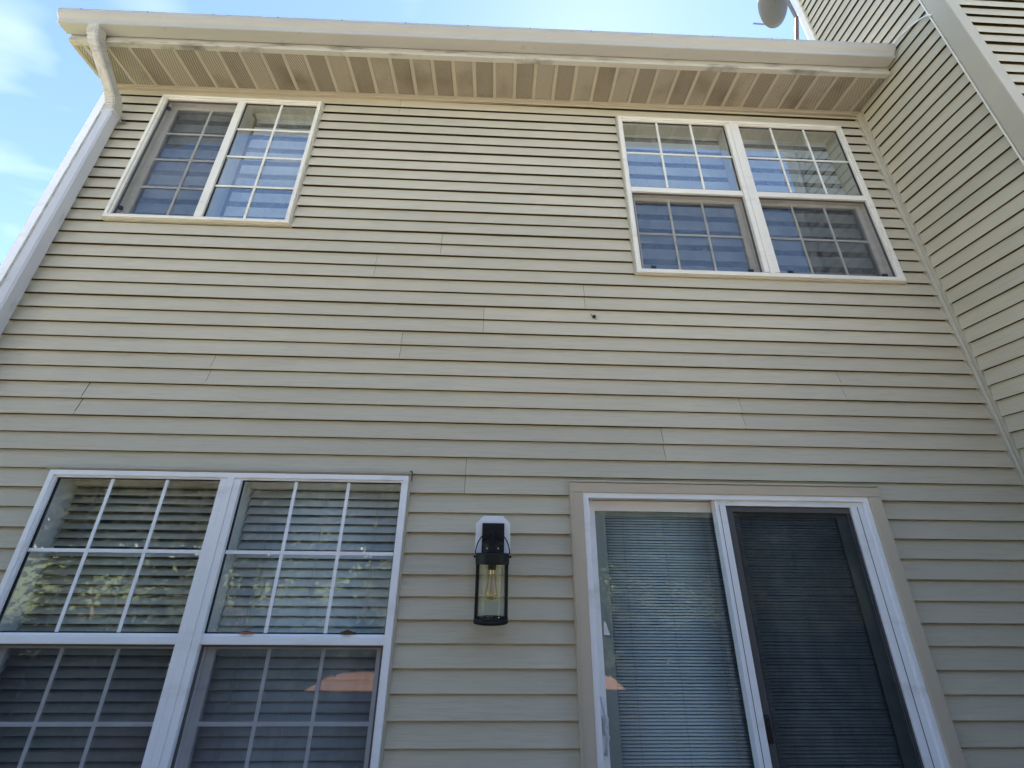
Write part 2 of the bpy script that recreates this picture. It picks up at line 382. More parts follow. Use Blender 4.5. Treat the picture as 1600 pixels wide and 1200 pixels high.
# ------------------------------------------------------------------ townhouse: wall and siding
H = 0.1143
def ZK(k): return 5.3851 - H * k
XL, XR = -3.69, 3.5
def SOF(x): return 5.643 + 0.0135 * x          # soffit level falls slightly to the left
HOUSE = thing('townhouse', 'beige vinyl clad townhouse with two upper windows, a lower window and a patio door', 'house', (0, 0.2, 0))

WUL = (-3.146, -1.708, 4.033, 5.485)
WUR = (1.062, 3.236, 3.668, 5.474)
WLL = (-2.700, -0.545, 0.36, 2.056)
DOOR = (0.458, 2.441, -0.02, 2.044)
OPEN = [WUL, WUR, WLL, (DOOR[0], DOOR[1], -0.2, DOOR[3])]

def grid_wall(mb, x0, x1, z0, z1, y0, y1, holes):
    xs = sorted({x0, x1, *[h[0] for h in holes], *[h[1] for h in holes]}); zs = sorted({z0, z1, *[h[2] for h in holes], *[h[3] for h in holes]})
    xs = [x for x in xs if x0 <= x <= x1]; zs = [z for z in zs if z0 <= z <= z1]
    def solid(i, j):
        if not (0 <= i < len(xs) - 1 and 0 <= j < len(zs) - 1): return False
        cx, cz = (xs[i] + xs[i + 1]) / 2, (zs[j] + zs[j + 1]) / 2
        return not any(h[0] < cx < h[1] and h[2] < cz < h[3] for h in holes)
    for i in range(len(xs) - 1):
        for j in range(len(zs) - 1):
            if not solid(i, j): continue
            a, b, c, d = xs[i], xs[i + 1], zs[j], zs[j + 1]
            mb.add([(a, y0, c), (b, y0, c), (b, y0, d), (a, y0, d)], [(0, 1, 2, 3)])
            mb.add([(a, y1, c), (b, y1, c), (b, y1, d), (a, y1, d)], [(3, 2, 1, 0)])
            if not solid(i - 1, j): mb.add([(a, y0, c), (a, y1, c), (a, y1, d), (a, y0, d)], [(3, 2, 1, 0)])
            if not solid(i + 1, j): mb.add([(b, y0, c), (b, y1, c), (b, y1, d), (b, y0, d)], [(0, 1, 2, 3)])
            if not solid(i, j - 1): mb.add([(a, y0, c), (b, y0, c), (b, y1, c), (a, y1, c)], [(3, 2, 1, 0)])
            if not solid(i, j + 1): mb.add([(a, y0, d), (b, y0, d), (b, y1, d), (a, y1, d)], [(0, 1, 2, 3)])
holes = [(a + .012, b - .012, c + .012, d - .012) for a, b, c, d in OPEN]
wmb = MB(); grid_wall(wmb, XL + 0.01, XR, -0.35, 5.72, 0.028, 0.13, holes)
wmb.build('wall', 'shade_sheathing', HOUSE)
imb = MB()   # rooms behind the glass
imb.box(XL + .02, XR - .01, 3.6, 3.7, -0.35, 5.7)
imb.box(XL + .02, XL + .1, .131, 3.6, -0.35, 5.7).box(XR - .1, XR - .01, .131, 3.6, -0.35, 5.7)
imb.box(XL + .1, XR - .1, .131, 3.6, -0.35, -0.02).box(XL + .1, XR - .1, .131, 3.6, 2.45, 2.75).box(XL + .1, XR - .1, .131, 3.6, 5.60, 5.7)
imb.box(-0.2, -0.1, .131, 3.6, -0.02, 2.45).box(-0.4, -0.3, .131, 3.6, 2.75, 5.6)
imb.build('interior', 'interior', HOUSE)

# double-course profile: (depth behind the lip, height above the panel's bottom edge)
# (two lapped courses; each lip hangs free in front of the course below, open to the wall behind, coloured dark for the shadow lines)
P2 = [[(0.0008, 0.022), (-0.0030, 0.001), (-0.0045, 0.000), (-0.0058, 0.001), (-0.0060, 0.004), (0.0150, H - 0.001)],
      [(0.0020, H + 0.018), (-0.0008, H + 0.001), (-0.0020, H), (-0.0032, H + 0.001), (-0.0034, H + 0.004), (0.0160, 2 * H - 0.001)]]
def clip_profile(prs, z0, z1):
    return [q for pr in prs for q in clip_line(pr, z0, z1)]
def clip_line(pr, z0, z1):
    segs = []; cur = []
    for (a, b) in zip(pr[:-1], pr[1:]):
        (ya, za), (yb, zb) = a, b
        lo, hi = 0.0, 1.0
        if abs(zb - za) < 1e-9:
            if not (z0 <= za <= z1):
                if cur: segs.append(cur); cur = []
                continue
        else:
            t0, t1 = (z0 - za) / (zb - za), (z1 - za) / (zb - za)
            if t0 > t1: t0, t1 = t1, t0
            lo, hi = max(0, t0), min(1, t1)
            if lo >= hi:
                if cur: segs.append(cur); cur = []
                continue
        p0 = (ya + (yb - ya) * lo, za + (zb - za) * lo); p1 = (ya + (yb - ya) * hi, za + (zb - za) * hi)
        if not cur: cur = [p0]
        cur.append(p1)
        if hi < 1: segs.append(cur); cur = []
    if cur: segs.append(cur)
    return segs

def siding_rows(rows, x0, x1, seams, openings, prof, place, ztop, m, parent, gap=0.0022):
    """rows: list of (row id, bottom z, height). place(u, depth, z) -> point. One object per panel."""
    for rid, zb, hh in rows:
        cuts = [x0] + sorted(seams.get(rid, [])) + [x1]
        for a, b in zip(cuts[:-1], cuts[1:]):
            aa = a + ((gap * (2.4 if a < -2 else 1.1)) if a > x0 else 0)
            bb = b
            dy = random.uniform(-0.0006, 0.0006); dz = random.uniform(-0.0007, 0.0007)
            xs = sorted({aa, bb, *[min(max(q, aa), bb) for h in openings for q in (h[0], h[1]) if h[2] < zb + hh and h[3] > zb]})
            runs = []; cur = []
            for p, q in zip(xs[:-1], xs[1:]):
                if q - p < 0.004: continue
                mid = (p + q) / 2; rng = [(zb - 0.002, zb + hh + 0.022)]
                for h in openings:
                    if h[0] < mid < h[1]:
                        new = []
                        for (u0, u1) in rng:
                            if h[3] <= u0 or h[2] >= u1: new.append((u0, u1)); continue
                            if h[2] - u0 > 0.012: new.append((u0, h[2]))
                            if u1 - h[3] > 0.016: new.append((h[3], u1))
                        rng = new
                rng = [(u0, min(u1, ztop(mid))) for u0, u1 in rng if min(u1, ztop(mid)) - u0 > 0.01]
                if rng: cur.append((p, q, rng))
                elif cur: runs.append(cur); cur = []
            if cur: runs.append(cur)
            for run in runs:
                mb = MB()
                for p, q, rng in run:
                    for u0, u1 in rng:
                        for seg in clip_profile(prof, u0 - zb, u1 - zb):
                            nst = max(1, int((q - p) / 1.2))
                            pts = [[place(p + (q - p) * i / nst, y + dy, zb + z + dz) for y, z in seg] for i in range(nst + 1)]
                            n = len(seg); vs = [v for col_ in pts for v in col_]
                            fs = [(i * n + j, i * n + j + 1, (i + 1) * n + j + 1, (i + 1) * n + j) for i in range(nst) for j in range(n - 1)]
                            mb.add(vs, fs)
                if mb.v: mb.build('siding_panel', m, parent)

SEAMS = {0: [-0.997], 7: [-0.488], 8: [-0.978], 9: [0.635], 10: [-0.126], 11: [-0.705], 12: [-1.971, 2.45],
         13: [-2.733, 1.68], 14: [1.10], 15: [-0.198]}
rows = [(n, ZK(2 * n), 2 * H) for n in range(-1, 24)]
siding_rows(rows, XL + 0.055, XR - 0.018, SEAMS, OPEN, P2, lambda u, d, z: (u, d, z), lambda x: SOF(x) + 0.004, 'siding', HOUSE)

# outside corner post at the left end and inside corner post at the right end
MB().extrude([(XL, 0.11, -0.35), (XL, -0.018, -0.35), (XL + 0.066, -0.018, -0.35), (XL + 0.066, -0.006, -0.35), (XL + 0.058, -0.006, -0.35), (XL + 0.058, 0.02, -0.35)],
             (0, 0, -0.35), (0, 0, 5.58)).build('corner_post', 'white_vinyl', HOUSE)
c0 = XR
MB().extrude([(c0 - 0.030, 0.020, 0), (c0 - 0.030, -0.004, 0), (c0 - 0.020, -0.0045, 0), (c0 - 0.016, -0.014, 0), (c0 - 0.011, -0.0165, 0), (c0 - 0.006, -0.014, 0), (c0 - 0.0055, -0.024, 0), (c0 - 0.005, -0.034, 0), (c0 + 0.02, -0.034, 0)],
             (0, 0, -0.35), (0, 0, 5.42)).build('corner_post', 'trim_beige', HOUSE).location.z = -0.0
MB().extrude([(c0 - 0.031, 0.02, 4.55), (c0 - 0.031, -0.006, 4.55), (c0 - 0.0205, -0.0065, 4.55), (c0 - 0.0165, -0.0155, 4.55), (c0 - 0.0105, -0.018, 4.55), (c0 - 0.0065, -0.0155, 4.55), (c0 - 0.0065, -0.0355, 4.55), (c0 + 0.02, -0.0355, 4.55)],
             (0, 0, 4.55), (0, 0, 5.69)).build('corner_post', 'trim_beige', HOUSE)

# ------------------------------------------------------------------ eave: soffit strips, fascia, gutter, downspout, roof
EX0, EX1 = -3.72, XR - 0.012
YF = -0.345
pitchx = 0.1845; n0 = -3.261
edges = [EX0] + [n0 + pitchx * i for i in range(0, 40) if EX0 + .03 < n0 + pitchx * i < EX1 - .03] + [EX1]
while edges[1] - pitchx > EX0 + .03: edges.insert(1, edges[1] - pitchx)
for i, (a, b) in enumerate(zip(edges[:-1], edges[1:])):
    rib = 0.034
    za, zb = SOF(a), SOF(b)
    s = MB(); s.add([(a + rib, -0.022, za + .004), (b - 0.004, -0.022, zb + .004), (b - 0.004, YF, zb + .004), (a + rib, YF, za + .004)], [(0, 1, 2, 3)])
    o = s.build('soffit_panel', 'soffit_open' if i % 2 else 'soffit_fine', HOUSE)
    r = MB(); r.extrude([(a - 0.0035, YF, za + .010), (a + 0.0005, YF, za + .010), (a + 0.001, YF, za + .0005), (a + rib - .004, YF, za - .0005), (a + rib + .001, YF, za + .006)],
                        (0, YF, 0), (0, -0.022, 0)).build('rib', 'soffit_rib', o)
def sloped_extrude(name, prof, x0, x1, m, parent, z_of=SOF, bevel=0.0, smooth=False, seg=14, caps=False, closed=False, sag=0.0):
    mb = MB(); n = len(prof); vs = []
    for i in range(seg + 1):
        x = x0 + (x1 - x0) * i / seg
        j = random.uniform(-sag, sag)
        vs += [(x, y + j, z_of(x) + z) for y, z in prof]
    fs = []
    for i in range(seg):
        for k in range(n if closed else n - 1):
            fs.append((i * n + k, i * n + (k + 1) % n, (i + 1) * n + (k + 1) % n, (i + 1) * n + k))
    if caps: fs += [tuple(range(n))[::-1], tuple(range(seg * n, seg * n + n))]
    mb.add(vs, fs); return mb.build(name, m, parent, smooth=smooth, bevel=bevel)
# receiver trim against the wall
sloped_extrude('soffit_trim', [(0.02, -0.016), (-0.012, -0.016), (-0.016, -0.012), (-0.016, -0.004), (-0.030, -0.003), (-0.030, 0.003), (0.02, 0.003)], XL + 0.03, EX1, 'soffit_rib', HOUSE, closed=True, caps=True)
# fascia with its return lip under the soffit edge
sloped_extrude('fascia', [(YF + 0.006, -0.002), (YF - 0.034, -0.005), (YF - 0.038, 0.002), (YF - 0.0385, 0.030), (YF - 0.034, 0.033), (YF - 0.034, 0.20), (YF + 0.01, 0.20), (YF + 0.006, 0.012)], EX0 + 0.01, EX1, 'fascia_paint', HOUSE, closed=True, caps=True)
sloped_extrude('fascia_joint', [(YF - 0.035, -0.0065), (YF - 0.0395, 0.0015), (YF - 0.040, 0.031), (YF - 0.036, 0.034)], -0.385, -0.06, 'fascia_paint', HOUSE, seg=1)
GB = YF - 0.042
gp = [(GB, 0.190), (GB, 0.066), (GB - 0.088, 0.064), (GB - 0.092, 0.070), (GB - 0.0925, 0.076), (GB - 0.0905, 0.080), (GB - 0.093, 0.098), (GB - 0.100, 0.112), (GB - 0.112, 0.124), (GB - 0.122, 0.136), (GB - 0.127, 0.150), (GB - 0.127, 0.160),
      (GB - 0.130, 0.164), (GB - 0.130, 0.186), (GB - 0.124, 0.190), (GB - 0.116, 0.189), (GB - 0.116, 0.184)]
GUT = sloped_extrude('gutter', gp, -3.735, EX1 - 0.02, 'gutter_paint', HOUSE, z_of=lambda x: SOF(x) + 0.001 * x, seg=30, sag=0.0006)
for xe in (-3.735, EX1 - 0.02):
    z0 = SOF(xe) + 0.001 * xe
    d = -0.0012 if xe < 0 else 0.0012
    MB().add([(xe + d, y, z0 + z) for y, z in gp[:15]], [tuple(range(15))]).build('end_cap', 'gutter_paint', GUT)
for i in range(14):
    x = -3.55 + i * 0.535
    zz = SOF(x) + .001 * x
    MB().tube([(x, GB - 0.134, zz + 0.176), (x, GB + 0.0, zz + 0.176)], 0.0035, 6).lathe((x, GB - 0.123, zz + .190), [(0.0, .006), (.004, .005), (.0045, 0)], 8).build('hanger', 'mud', GUT)
# roof sheet behind the gutter
RP = math.tan(R_(20))
MB().add([(EX0 - .02, GB + .03, 5.80), (EX1, GB + .03, 5.89), (EX1, 4.2, 5.89 + (4.2 - GB) * RP), (EX0 - .02, 4.2, 5.80 + (4.2 - GB) * RP),
          (EX0 - .02, GB + .03, 5.77), (EX1, GB + .03, 5.86), (EX1, 4.2, 5.86 + (4.2 - GB) * RP), (EX0 - .02, 4.2, 5.77 + (4.2 - GB) * RP)],
         [(0, 1, 2, 3), (7, 6, 5, 4), (0, 4, 5, 1), (1, 5, 6, 2), (2, 6, 7, 3), (3, 7, 4, 0)]).build('roof', 'shingle', HOUSE)

# downspout: square pipe with two crimped elbows
def square_pipe(name, path, w, d, m, parent, crimp=None):
    """path of (centre, direction of depth axis) in the yz plane at fixed x"""
    mb = MB(); vs = []; k = len(path)
    for i, (x, y, z) in enumerate(path):
        a = path[max(i - 1, 0)]; b = path[min(i + 1, k - 1)]
        t = Vector((0, b[1] - a[1], b[2] - a[2])).normalized()
        n = Vector((0, -t.z, t.y)) if t.z < 0 else Vector((0, t.z, -t.y))
        c = 0.0 if crimp is None else crimp[i]
        hw, hd = w / 2 - c, d / 2 - c; q = 0.011
        for u, v in ((-hw + q, -hd), (hw - q, -hd), (hw, -hd + q), (hw, hd - q), (hw - q, hd), (-hw + q, hd), (-hw, hd - q), (-hw, -hd + q)):
            vs.append((x + u, y + n.y * v, z + n.z * v))
    fs = []
    for i in range(k - 1):
        for j in range(8):
            e = (j + 1) % 8; fs.append((i * 8 + j, i * 8 + e, (i + 1) * 8 + e, (i + 1) * 8 + j))
    fs += [tuple(range(8))[::-1], tuple(range((k - 1) * 8, k * 8))]
    mb.add(vs, fs); return mb.build(name, m, parent, smooth=False)
DX = -3.447; DWN_W, DWN_D = 0.084, 0.088
YD = -0.020 - DWN_D / 2
DS = square_pipe('downspout', [(DX, YD, -0.2), (DX, YD, 5.15)], DWN_W, DWN_D, 'downspout_paint', HOUSE)
def arc(p0, p1, p2, n):
    return [tuple((1 - t) ** 2 * a + 2 * t * (1 - t) * b + t * t * c for a, b, c in zip(p0, p1, p2)) for t in [i / n for i in range(n + 1)]]
lo = arc((DX, YD, 5.13), (DX, YD, 5.235), (DX, YD - 0.075, 5.315), 14)
square_pipe('elbow', lo, DWN_W + .008, DWN_D + .008, 'elbow_paint', DS, [0.006 if i % 2 else 0.0 for i in range(15)])
GYC = GB - 0.046
upz = SOF(DX) + 0.064
up_ = arc((DX, GYC + 0.085, 5.50), (DX, GYC, 5.575), (DX, GYC, upz), 14)
square_pipe('elbow', up_, DWN_W + .008, DWN_D + .008, 'elbow_paint', DS, [0.006 if i % 2 else 0.0 for i in range(15)])
square_pipe('offset_pipe', [(DX, YD - 0.062, 5.30), (DX, GYC + 0.078, 5.507)], DWN_W - .003, DWN_D - .003, 'elbow_paint', DS)
MB().box(DX - .046, DX + .046, YD - DWN_D / 2 - .004, -0.001, 5.112, 5.128).build('strap', 'downspout_paint', DS)
MB().box(DX + .045, DX + .078, -.012, -.009, 5.100, 5.128).build('strap_tab', 'chrome_tab', DS)
MB().lathe((DX + .066, -0.0125, 5.114), [(0.0, 0.0), (.004, 0.0)], 8).tube([(DX + .066, -.015, 5.114), (DX + .066, -.009, 5.114)], .004, 8).build('screw', 'mud', DS)

# ------------------------------------------------------------------ windows
def jchannel(w, parent, t=0.014):
    x0, x1, z0, z1 = w
    MB().ring(x0 - t, x1 + t, z0 - t, z1 + t, t + 0.004, -0.012, 0.02).build('trim_channel', 'trim_beige', parent, bevel=0.0015)

def pane(parent, x0, x1, z0, z1, y, m='glass'):
    return MB().box(x0, x1, y, y + 0.004, z0, z1).build('pane', m, parent)
def muntins(parent, x0, x1, z0, z1, y, nc, nr, m, w=0.0195):
    for i in range(1, nc):
        x = x0 + (x1 - x0) * i / nc
        MB().box(x - w / 2, x + w / 2, y, y + 0.006, z0, z1).build('muntin', m, parent, bevel=0.0015)
    for j in range(1, nr):
        z = z0 + (z1 - z0) * j / nr
        MB().box(x0, x1, y + 0.0005, y + 0.0055, z - w / 2, z + w / 2).build('muntin', m, parent, bevel=0.0015)
def screen(parent, x0, x1, z0, z1, y, fr=0.014, mesh='screen_mesh'):
    s = MB().ring(x0, x1, z0, z1, fr, y - 0.004, y + 0.006).build('screen', 'screen_frame', parent)
    return s, (x0 + fr - .002, x1 - fr + .002, z0 + fr - .002, z1 - fr + .002)
def screen_sheet(parent, x0, x1, z0, z1, y, m='screen_mesh'):
    return MB().add([(x0, y, z0), (x1, y, z0), (x1, y, z1), (x0, y, z1)], [(0, 1, 2, 3)]).build('screen_mesh', m, parent)

def twin_window(w, rail_z, rail_h, name_label, vinyl, tabs=True, nr=2, gm='glass'):
    x0, x1, z0, z1 = w
    fr = 0.043
    mb = MB().ring(x0, x1, z0, z1, fr - 0.012, -0.028, 0.10).ring(x0 + fr - 0.0122, x1 - fr + 0.0122, z0 + fr - 0.0122, z1 - fr + 0.0122, 0.0122, -0.018, 0.145)
    win = mb.build('window', vinyl, HOUSE, bevel=0.003); win['label'] = name_label
    xm = (x0 + x1) / 2 + 0.004; mw = 0.062
    mm = MB().box(xm - mw, xm - 0.022, -0.026, 0.10, z0 + fr, z1 - fr).box(xm - 0.0205, xm + 0.0205, -0.029, 0.10, z0 + 0.012, z1 - 0.012).box(xm - .055, xm + .055, .1005, .16, z0 + fr, z1 - fr).box(xm + 0.022, xm + mw, -0.026, 0.10, z0 + fr, z1 - fr)
    mm.build('mullion', vinyl, win, bevel=0.002)
    for (a, b) in ((x0 + fr, xm - mw), (xm + mw, x1 - fr)):
        MB().box(a, b, -0.016, 0.055, rail_z, rail_z + rail_h - .012).box(a, b, -0.006, 0.05, rail_z + rail_h - .012, rail_z + rail_h).build('meeting_rail', vinyl, win, bevel=0.003)
        # upper lite
        ux0, ux1, uz0, uz1 = a, b, rail_z + rail_h, z1 - fr
        MB().ring(ux0, ux1, uz0, uz1, 0.005, -0.003, 0.012).build('gasket', 'gasket', win)
        pane(win, ux0 + .003, ux1 - .003, uz0 + .003, uz1 - .003, 0.001, gm)
        muntins(win, ux0 + .004, ux1 - .004, uz0 + .004, uz1 - .004, -0.006, 3, nr, vinyl)
        # lower sash set back behind an insect screen
        lx0, lx1, lz0, lz1 = a, b, z0 + fr, rail_z
        s, r = screen(win, lx0 + .003, lx1 - .003, lz0 + .003, lz1 - .002, 0.002, 0.010)
        screen_sheet(win, *r, 0.003)
        if tabs:
            for tx in (lx0 + 0.10, lx1 - 0.10):
                MB().box(tx - .020, tx + .020, -0.016, 0.0, lz0 + .004, lz0 + .030).build('pull_tab', 'black_plastic', win, bevel=0.003)
        MB().ring(lx0 + 0.002, lx1 - 0.002, lz0 + .004, lz1 - .002, 0.046, 0.052, 0.082, wt=0.03).build('sash', vinyl, win, bevel=0.003)
        pane(win, lx0 + .044, lx1 - .044, lz0 + .046, lz1 - .028, 0.060, gm)
        muntins(win, lx0 + .046, lx1 - .046, lz0 + .046, lz1 - .028, 0.0525, 3, nr, vinyl)
    jchannel(w, win)
    return win, xm, mw, fr

WIN_UR, xmR, mwR, frR = twin_window(WUR, 4.530, 0.066, 'cream twin double hung window at the upper right', 'cream_vinyl')
WIN_LL, xmL, mwL, frL = twin_window(WLL, 1.147, 0.050, 'white twin double hung window at the lower left', 'white_vinyl', tabs=False, gm='glass_low')
# drip flashing over the lower window
MB().extrude([(WLL[0] - .03, .02, 2.090), (WLL[0] - .03, -.030, 2.083), (WLL[0] - .03, -.034, 2.078), (WLL[0] - .03, -.034, 2.068), (WLL[0] - .03, -.027, 2.068), (WLL[0] - .03, -.020, 2.060), (WLL[0] - .03, .02, 2.058)],
             (WLL[0] - .03, 0, 0), (WLL[1] + .02, 0, 0), closed=True, caps=True).build('head_flashing', 'trim_beige', WIN_LL)
MB().tube([(WLL[1] + .022, -.036, 2.02), (WLL[1] + .022, -.038, 2.072), (WLL[1] + .016, -.038, 2.084), (WLL[1] + .006, -.038, 2.080)], .004, 6).build('flashing_hook', 'screen_frame', WIN_LL)

# two-pane sliding window, upper left
x0, x1, z0, z1 = WUL; fr = 0.040
WIN_UL = MB().ring(x0, x1, z0, z1, fr - .014, -0.028, 0.10).ring(x0 + fr - .0142, x1 - fr + .0142, z0 + fr - .0142, z1 - fr + .0142, .0142, -0.016, 0.10).build('window', 'cream_vinyl', HOUSE, bevel=0.003)
WIN_UL['label'] = 'cream two-pane sliding window at the upper left'
xs0, xs1 = -2.462, -2.398
MB().box(xs0, xs1, -0.020, 0.05, z0 + fr, z1 - fr).box(xs0 + .035, xs1 - .002, .0505, .150, z0 + fr, z1 - fr).build('mullion', 'cream_vinyl', WIN_UL, bevel=0.003)
a, b = xs1, x1 - fr
MB().ring(a, b, z0 + fr, z1 - fr, .005, -.003, .012).build('gasket', 'gasket', WIN_UL)
pane(WIN_UL, a + .004, b - .004, z0 + fr + .004, z1 - fr - .004, .001)
muntins(WIN_UL, a + .004, b - .004, z0 + fr + .004, z1 - fr - .004, -.006, 2, 4, 'cream_vinyl')
a, b = x0 + fr, xs0
s, r = screen(WIN_UL, a + .003, b - .002, z0 + fr + .003, z1 - fr - .003, .002, .012); screen_sheet(WIN_UL, *r, .003)
MB().ring(a + .002, b + .03, z0 + fr + .003, z1 - fr - .003, .058, .050, .082, wt=.04, wb=.04).build('sash', 'cream_vinyl', WIN_UL, bevel=.003)
pane(WIN_UL, a + .058, b + .0, z0 + fr + .04, z1 - fr - .04, .060)
muntins(WIN_UL, a + .058, b + .04, z0 + fr + .04, z1 - fr - .04, .0525, 2, 4, 'cream_vinyl')
for zz in (z1 - fr - .09, z0 + fr + .09):
    MB().box(a + .012, a + .032, .006, .03, zz - .016, zz + .016).build('latch', 'black_plastic', WIN_UL, bevel=.003)
jchannel(WUL, WIN_UL)

# ------------------------------------------------------------------ patio door
bx0, bx1, bz1 = 0.538, 2.362, 1.976
PD = MB().ring(bx0, bx1, -0.02, bz1, .035, -.024, .13, wb=.03).build('patio_door', 'white_vinyl', HOUSE, bevel=.003)
PD['label'] = 'white sliding patio door with a tan casing'
MB().box(0.458, 0.538, -.034, .02, -.02, 1.972).box(.462, .470, -.042, -.034, -.02, 1.972).build('casing', 'casing_tan', PD, bevel=.003)
MB().box(2.362, 2.441, -.034, .02, -.02, 1.972).build('casing', 'casing_tan', PD, bevel=.003)
MB().box(0.458, 2.441, -.0345, .02, 1.9735, 2.033).box(.458, 2.441, -.043, .02, 2.0345, 2.046).build('casing', 'casing_tan', PD, bevel=.003)
# active leaf, set back on the inner track
lx0, lx1, lz1 = .574, 1.55, 1.936
MB().ring(lx0, lx1, .012, lz1, .052, .062, .105, wt=.064, wb=.09).build('leaf_frame', 'white_vinyl', PD, bevel=.004)
pane(PD, lx0 + .05, lx1 - .05, .10, lz1 - .062, .070, 'glass_door')
MB().ring(lx0 + .050, lx1 - .05, .10, lz1 - .062, .070, .083, .088, wt=.032, wb=.05).build('spacer', 'spacer', PD)
# fixed leaf on the outer track
fx0, fx1, fz1 = 1.374, 2.326, 1.942
MB().ring(fx0, fx1, .012, fz1, .066, -.008, .05, wt=.034, wb=.08, wr=.078).build('leaf_frame', 'white_vinyl', PD, bevel=.004)
MB().box(1.374 + .022, 1.374 + .025, -.0095, -.0075, .03, fz1 - .03).box(2.326 - .040, 2.326 - .0365, -.0095, -.0075, .03, fz1 - .03).build('leaf_groove', 'screen_frame', PD)
pane(PD, fx0 + .064, fx1 - .076, .09, fz1 - .032, .028, 'glass_door')
MB().ring(fx0 + .066, fx1 - .078, .092, fz1 - .034, .070, .040, .045, wt=.06, wb=.05, wr=.075).build('spacer', 'spacer', PD)
# sliding insect screen in front of the fixed leaf
sx0, sx1, sz1 = 1.446, 2.2475, 1.905
sc_ = MB().ring(sx0, sx1, .03, sz1, .040, .006, .018, wt=.032, wb=.05, wr=.010).build('screen', 'screen_frame', PD, bevel=.003)
screen_sheet(PD, sx0 + .038, sx1 - .008, .078, sz1 - .03, .012, 'screen_mesh_door')
# screen latch
MB().box(1.438, 1.474, -.012, .006, .716, .838).build('screen_latch', 'black_plastic', PD, bevel=.012)
# pull handle with keyhole plate on the active leaf
hx = .606
hp = MB()
hp.tube([(hx - .010, .060, .895), (hx - .012, .030, .888), (hx - .006, .020, .85), (hx + .006, .018, .81), (hx - .008, .020, .775), (hx + .006, .018, .74), (hx - .004, .022, .70), (hx - .006, .030, .662), (hx - .005, .060, .655)], [.007, .008, .009, .010, .009, .010, .009, .008, .007], 10)
hp.build('door_handle', 'handle_metal', PD, smooth=True)
MB().box(hx - .016, hx + .020, .040, .061, .735, .820).build('lock_plate', 'handle_metal', PD, bevel=.012)
MB().tube([(hx + .004, .034, .778), (hx + .004, .045, .778)], .008, 12).build('keyhole', 'chrome_tab', PD)
MB().add([(lx0 + .062, .0692, 1.19), (lx0 + .098, .0692, 1.19), (lx0 + .078, .0692, 1.25), (lx0 + .066, .0692, 1.262)], [(0, 1, 2, 3)]).build('painted_reflection', 'white_paint', PD)  # white shape laid on the glass to paint a reflection

# ------------------------------------------------------------------ blinds (things hanging behind the glass)
def slat_mesh(width, tilt, x0, x1, crown, name, m, n=5):
    mb = MB(); pr = []
    for i in range(n):
        t = -0.5 + i / (n - 1)
        u = t * width; h = crown * (1 - (2 * t) ** 2)
        pr.append((x0, u * math.cos(tilt) - h * math.sin(tilt), u * math.sin(tilt) + h * math.cos(tilt)))
    pr2 = [(p[0], p[1] + 0.0006, p[2] - 0.0012) for p in pr][::-1]
    mb.extrude(pr + pr2, (x0, 0, 0), (x1, 0, 0), closed=True, caps=True)
    me = bpy.data.meshes.new(name); me.from_pydata(mb.v, [], mb.f); me.update(); me.materials.append(MATS[m])
    for p in me.polygons: p.use_smooth = len(p.vertices) == 4
    return me

def slat_blind(x0, x1, z_top, z_bot, y, tilt, label, m, jitter):
    t = thing('venetian_blind', label, 'blind', ((x0 + x1) / 2, y, z_bot), 'slatted blinds behind the lower window')
    MB().box(x0, x1, y - .028, y + .028, z_top - .055, z_top).build('headrail', m, t, bevel=.003)
    MB().box(x0, x1, y - .026, y + .026, z_bot - .02, z_bot).build('bottom_rail', m, t, bevel=.004)
    me = slat_mesh(.052, tilt, x0 + .004, x1 - .004, .003, 'slat', m)
    z = z_top - .085
    while z > z_bot + .03:
        o = link('slat', me, t, 0, (0, y, z + random.uniform(-.0015, .0015)))
        o.rotation_euler = (0, random.uniform(-jitter, jitter), 0)
        z -= .0505
    for f in (.16, .5, .84):
        x = x0 + (x1 - x0) * f
        MB().tube([(x, y - .027, z_top - .05), (x, y - .027, z_bot)], .0011, 5).tube([(x + .014, y - .027, z_top - .05), (x + .014, y - .027, z_bot)], .0011, 5).build('ladder_cord', 'cord', t)
slat_blind(WLL[0] + .048, xmL - .06, 2.035, .40, .124, R_(47), 'slatted blind with shade painted in as taupe behind the left half of the lower window', 'slat_shaded', .0011)
slat_blind(xmL + .06, WLL[1] - .048, 2.035, .40, .124, R_(60), 'slatted blind with sky light painted in as pale blue behind the right half of the lower window', 'slat_skylit', .0006)

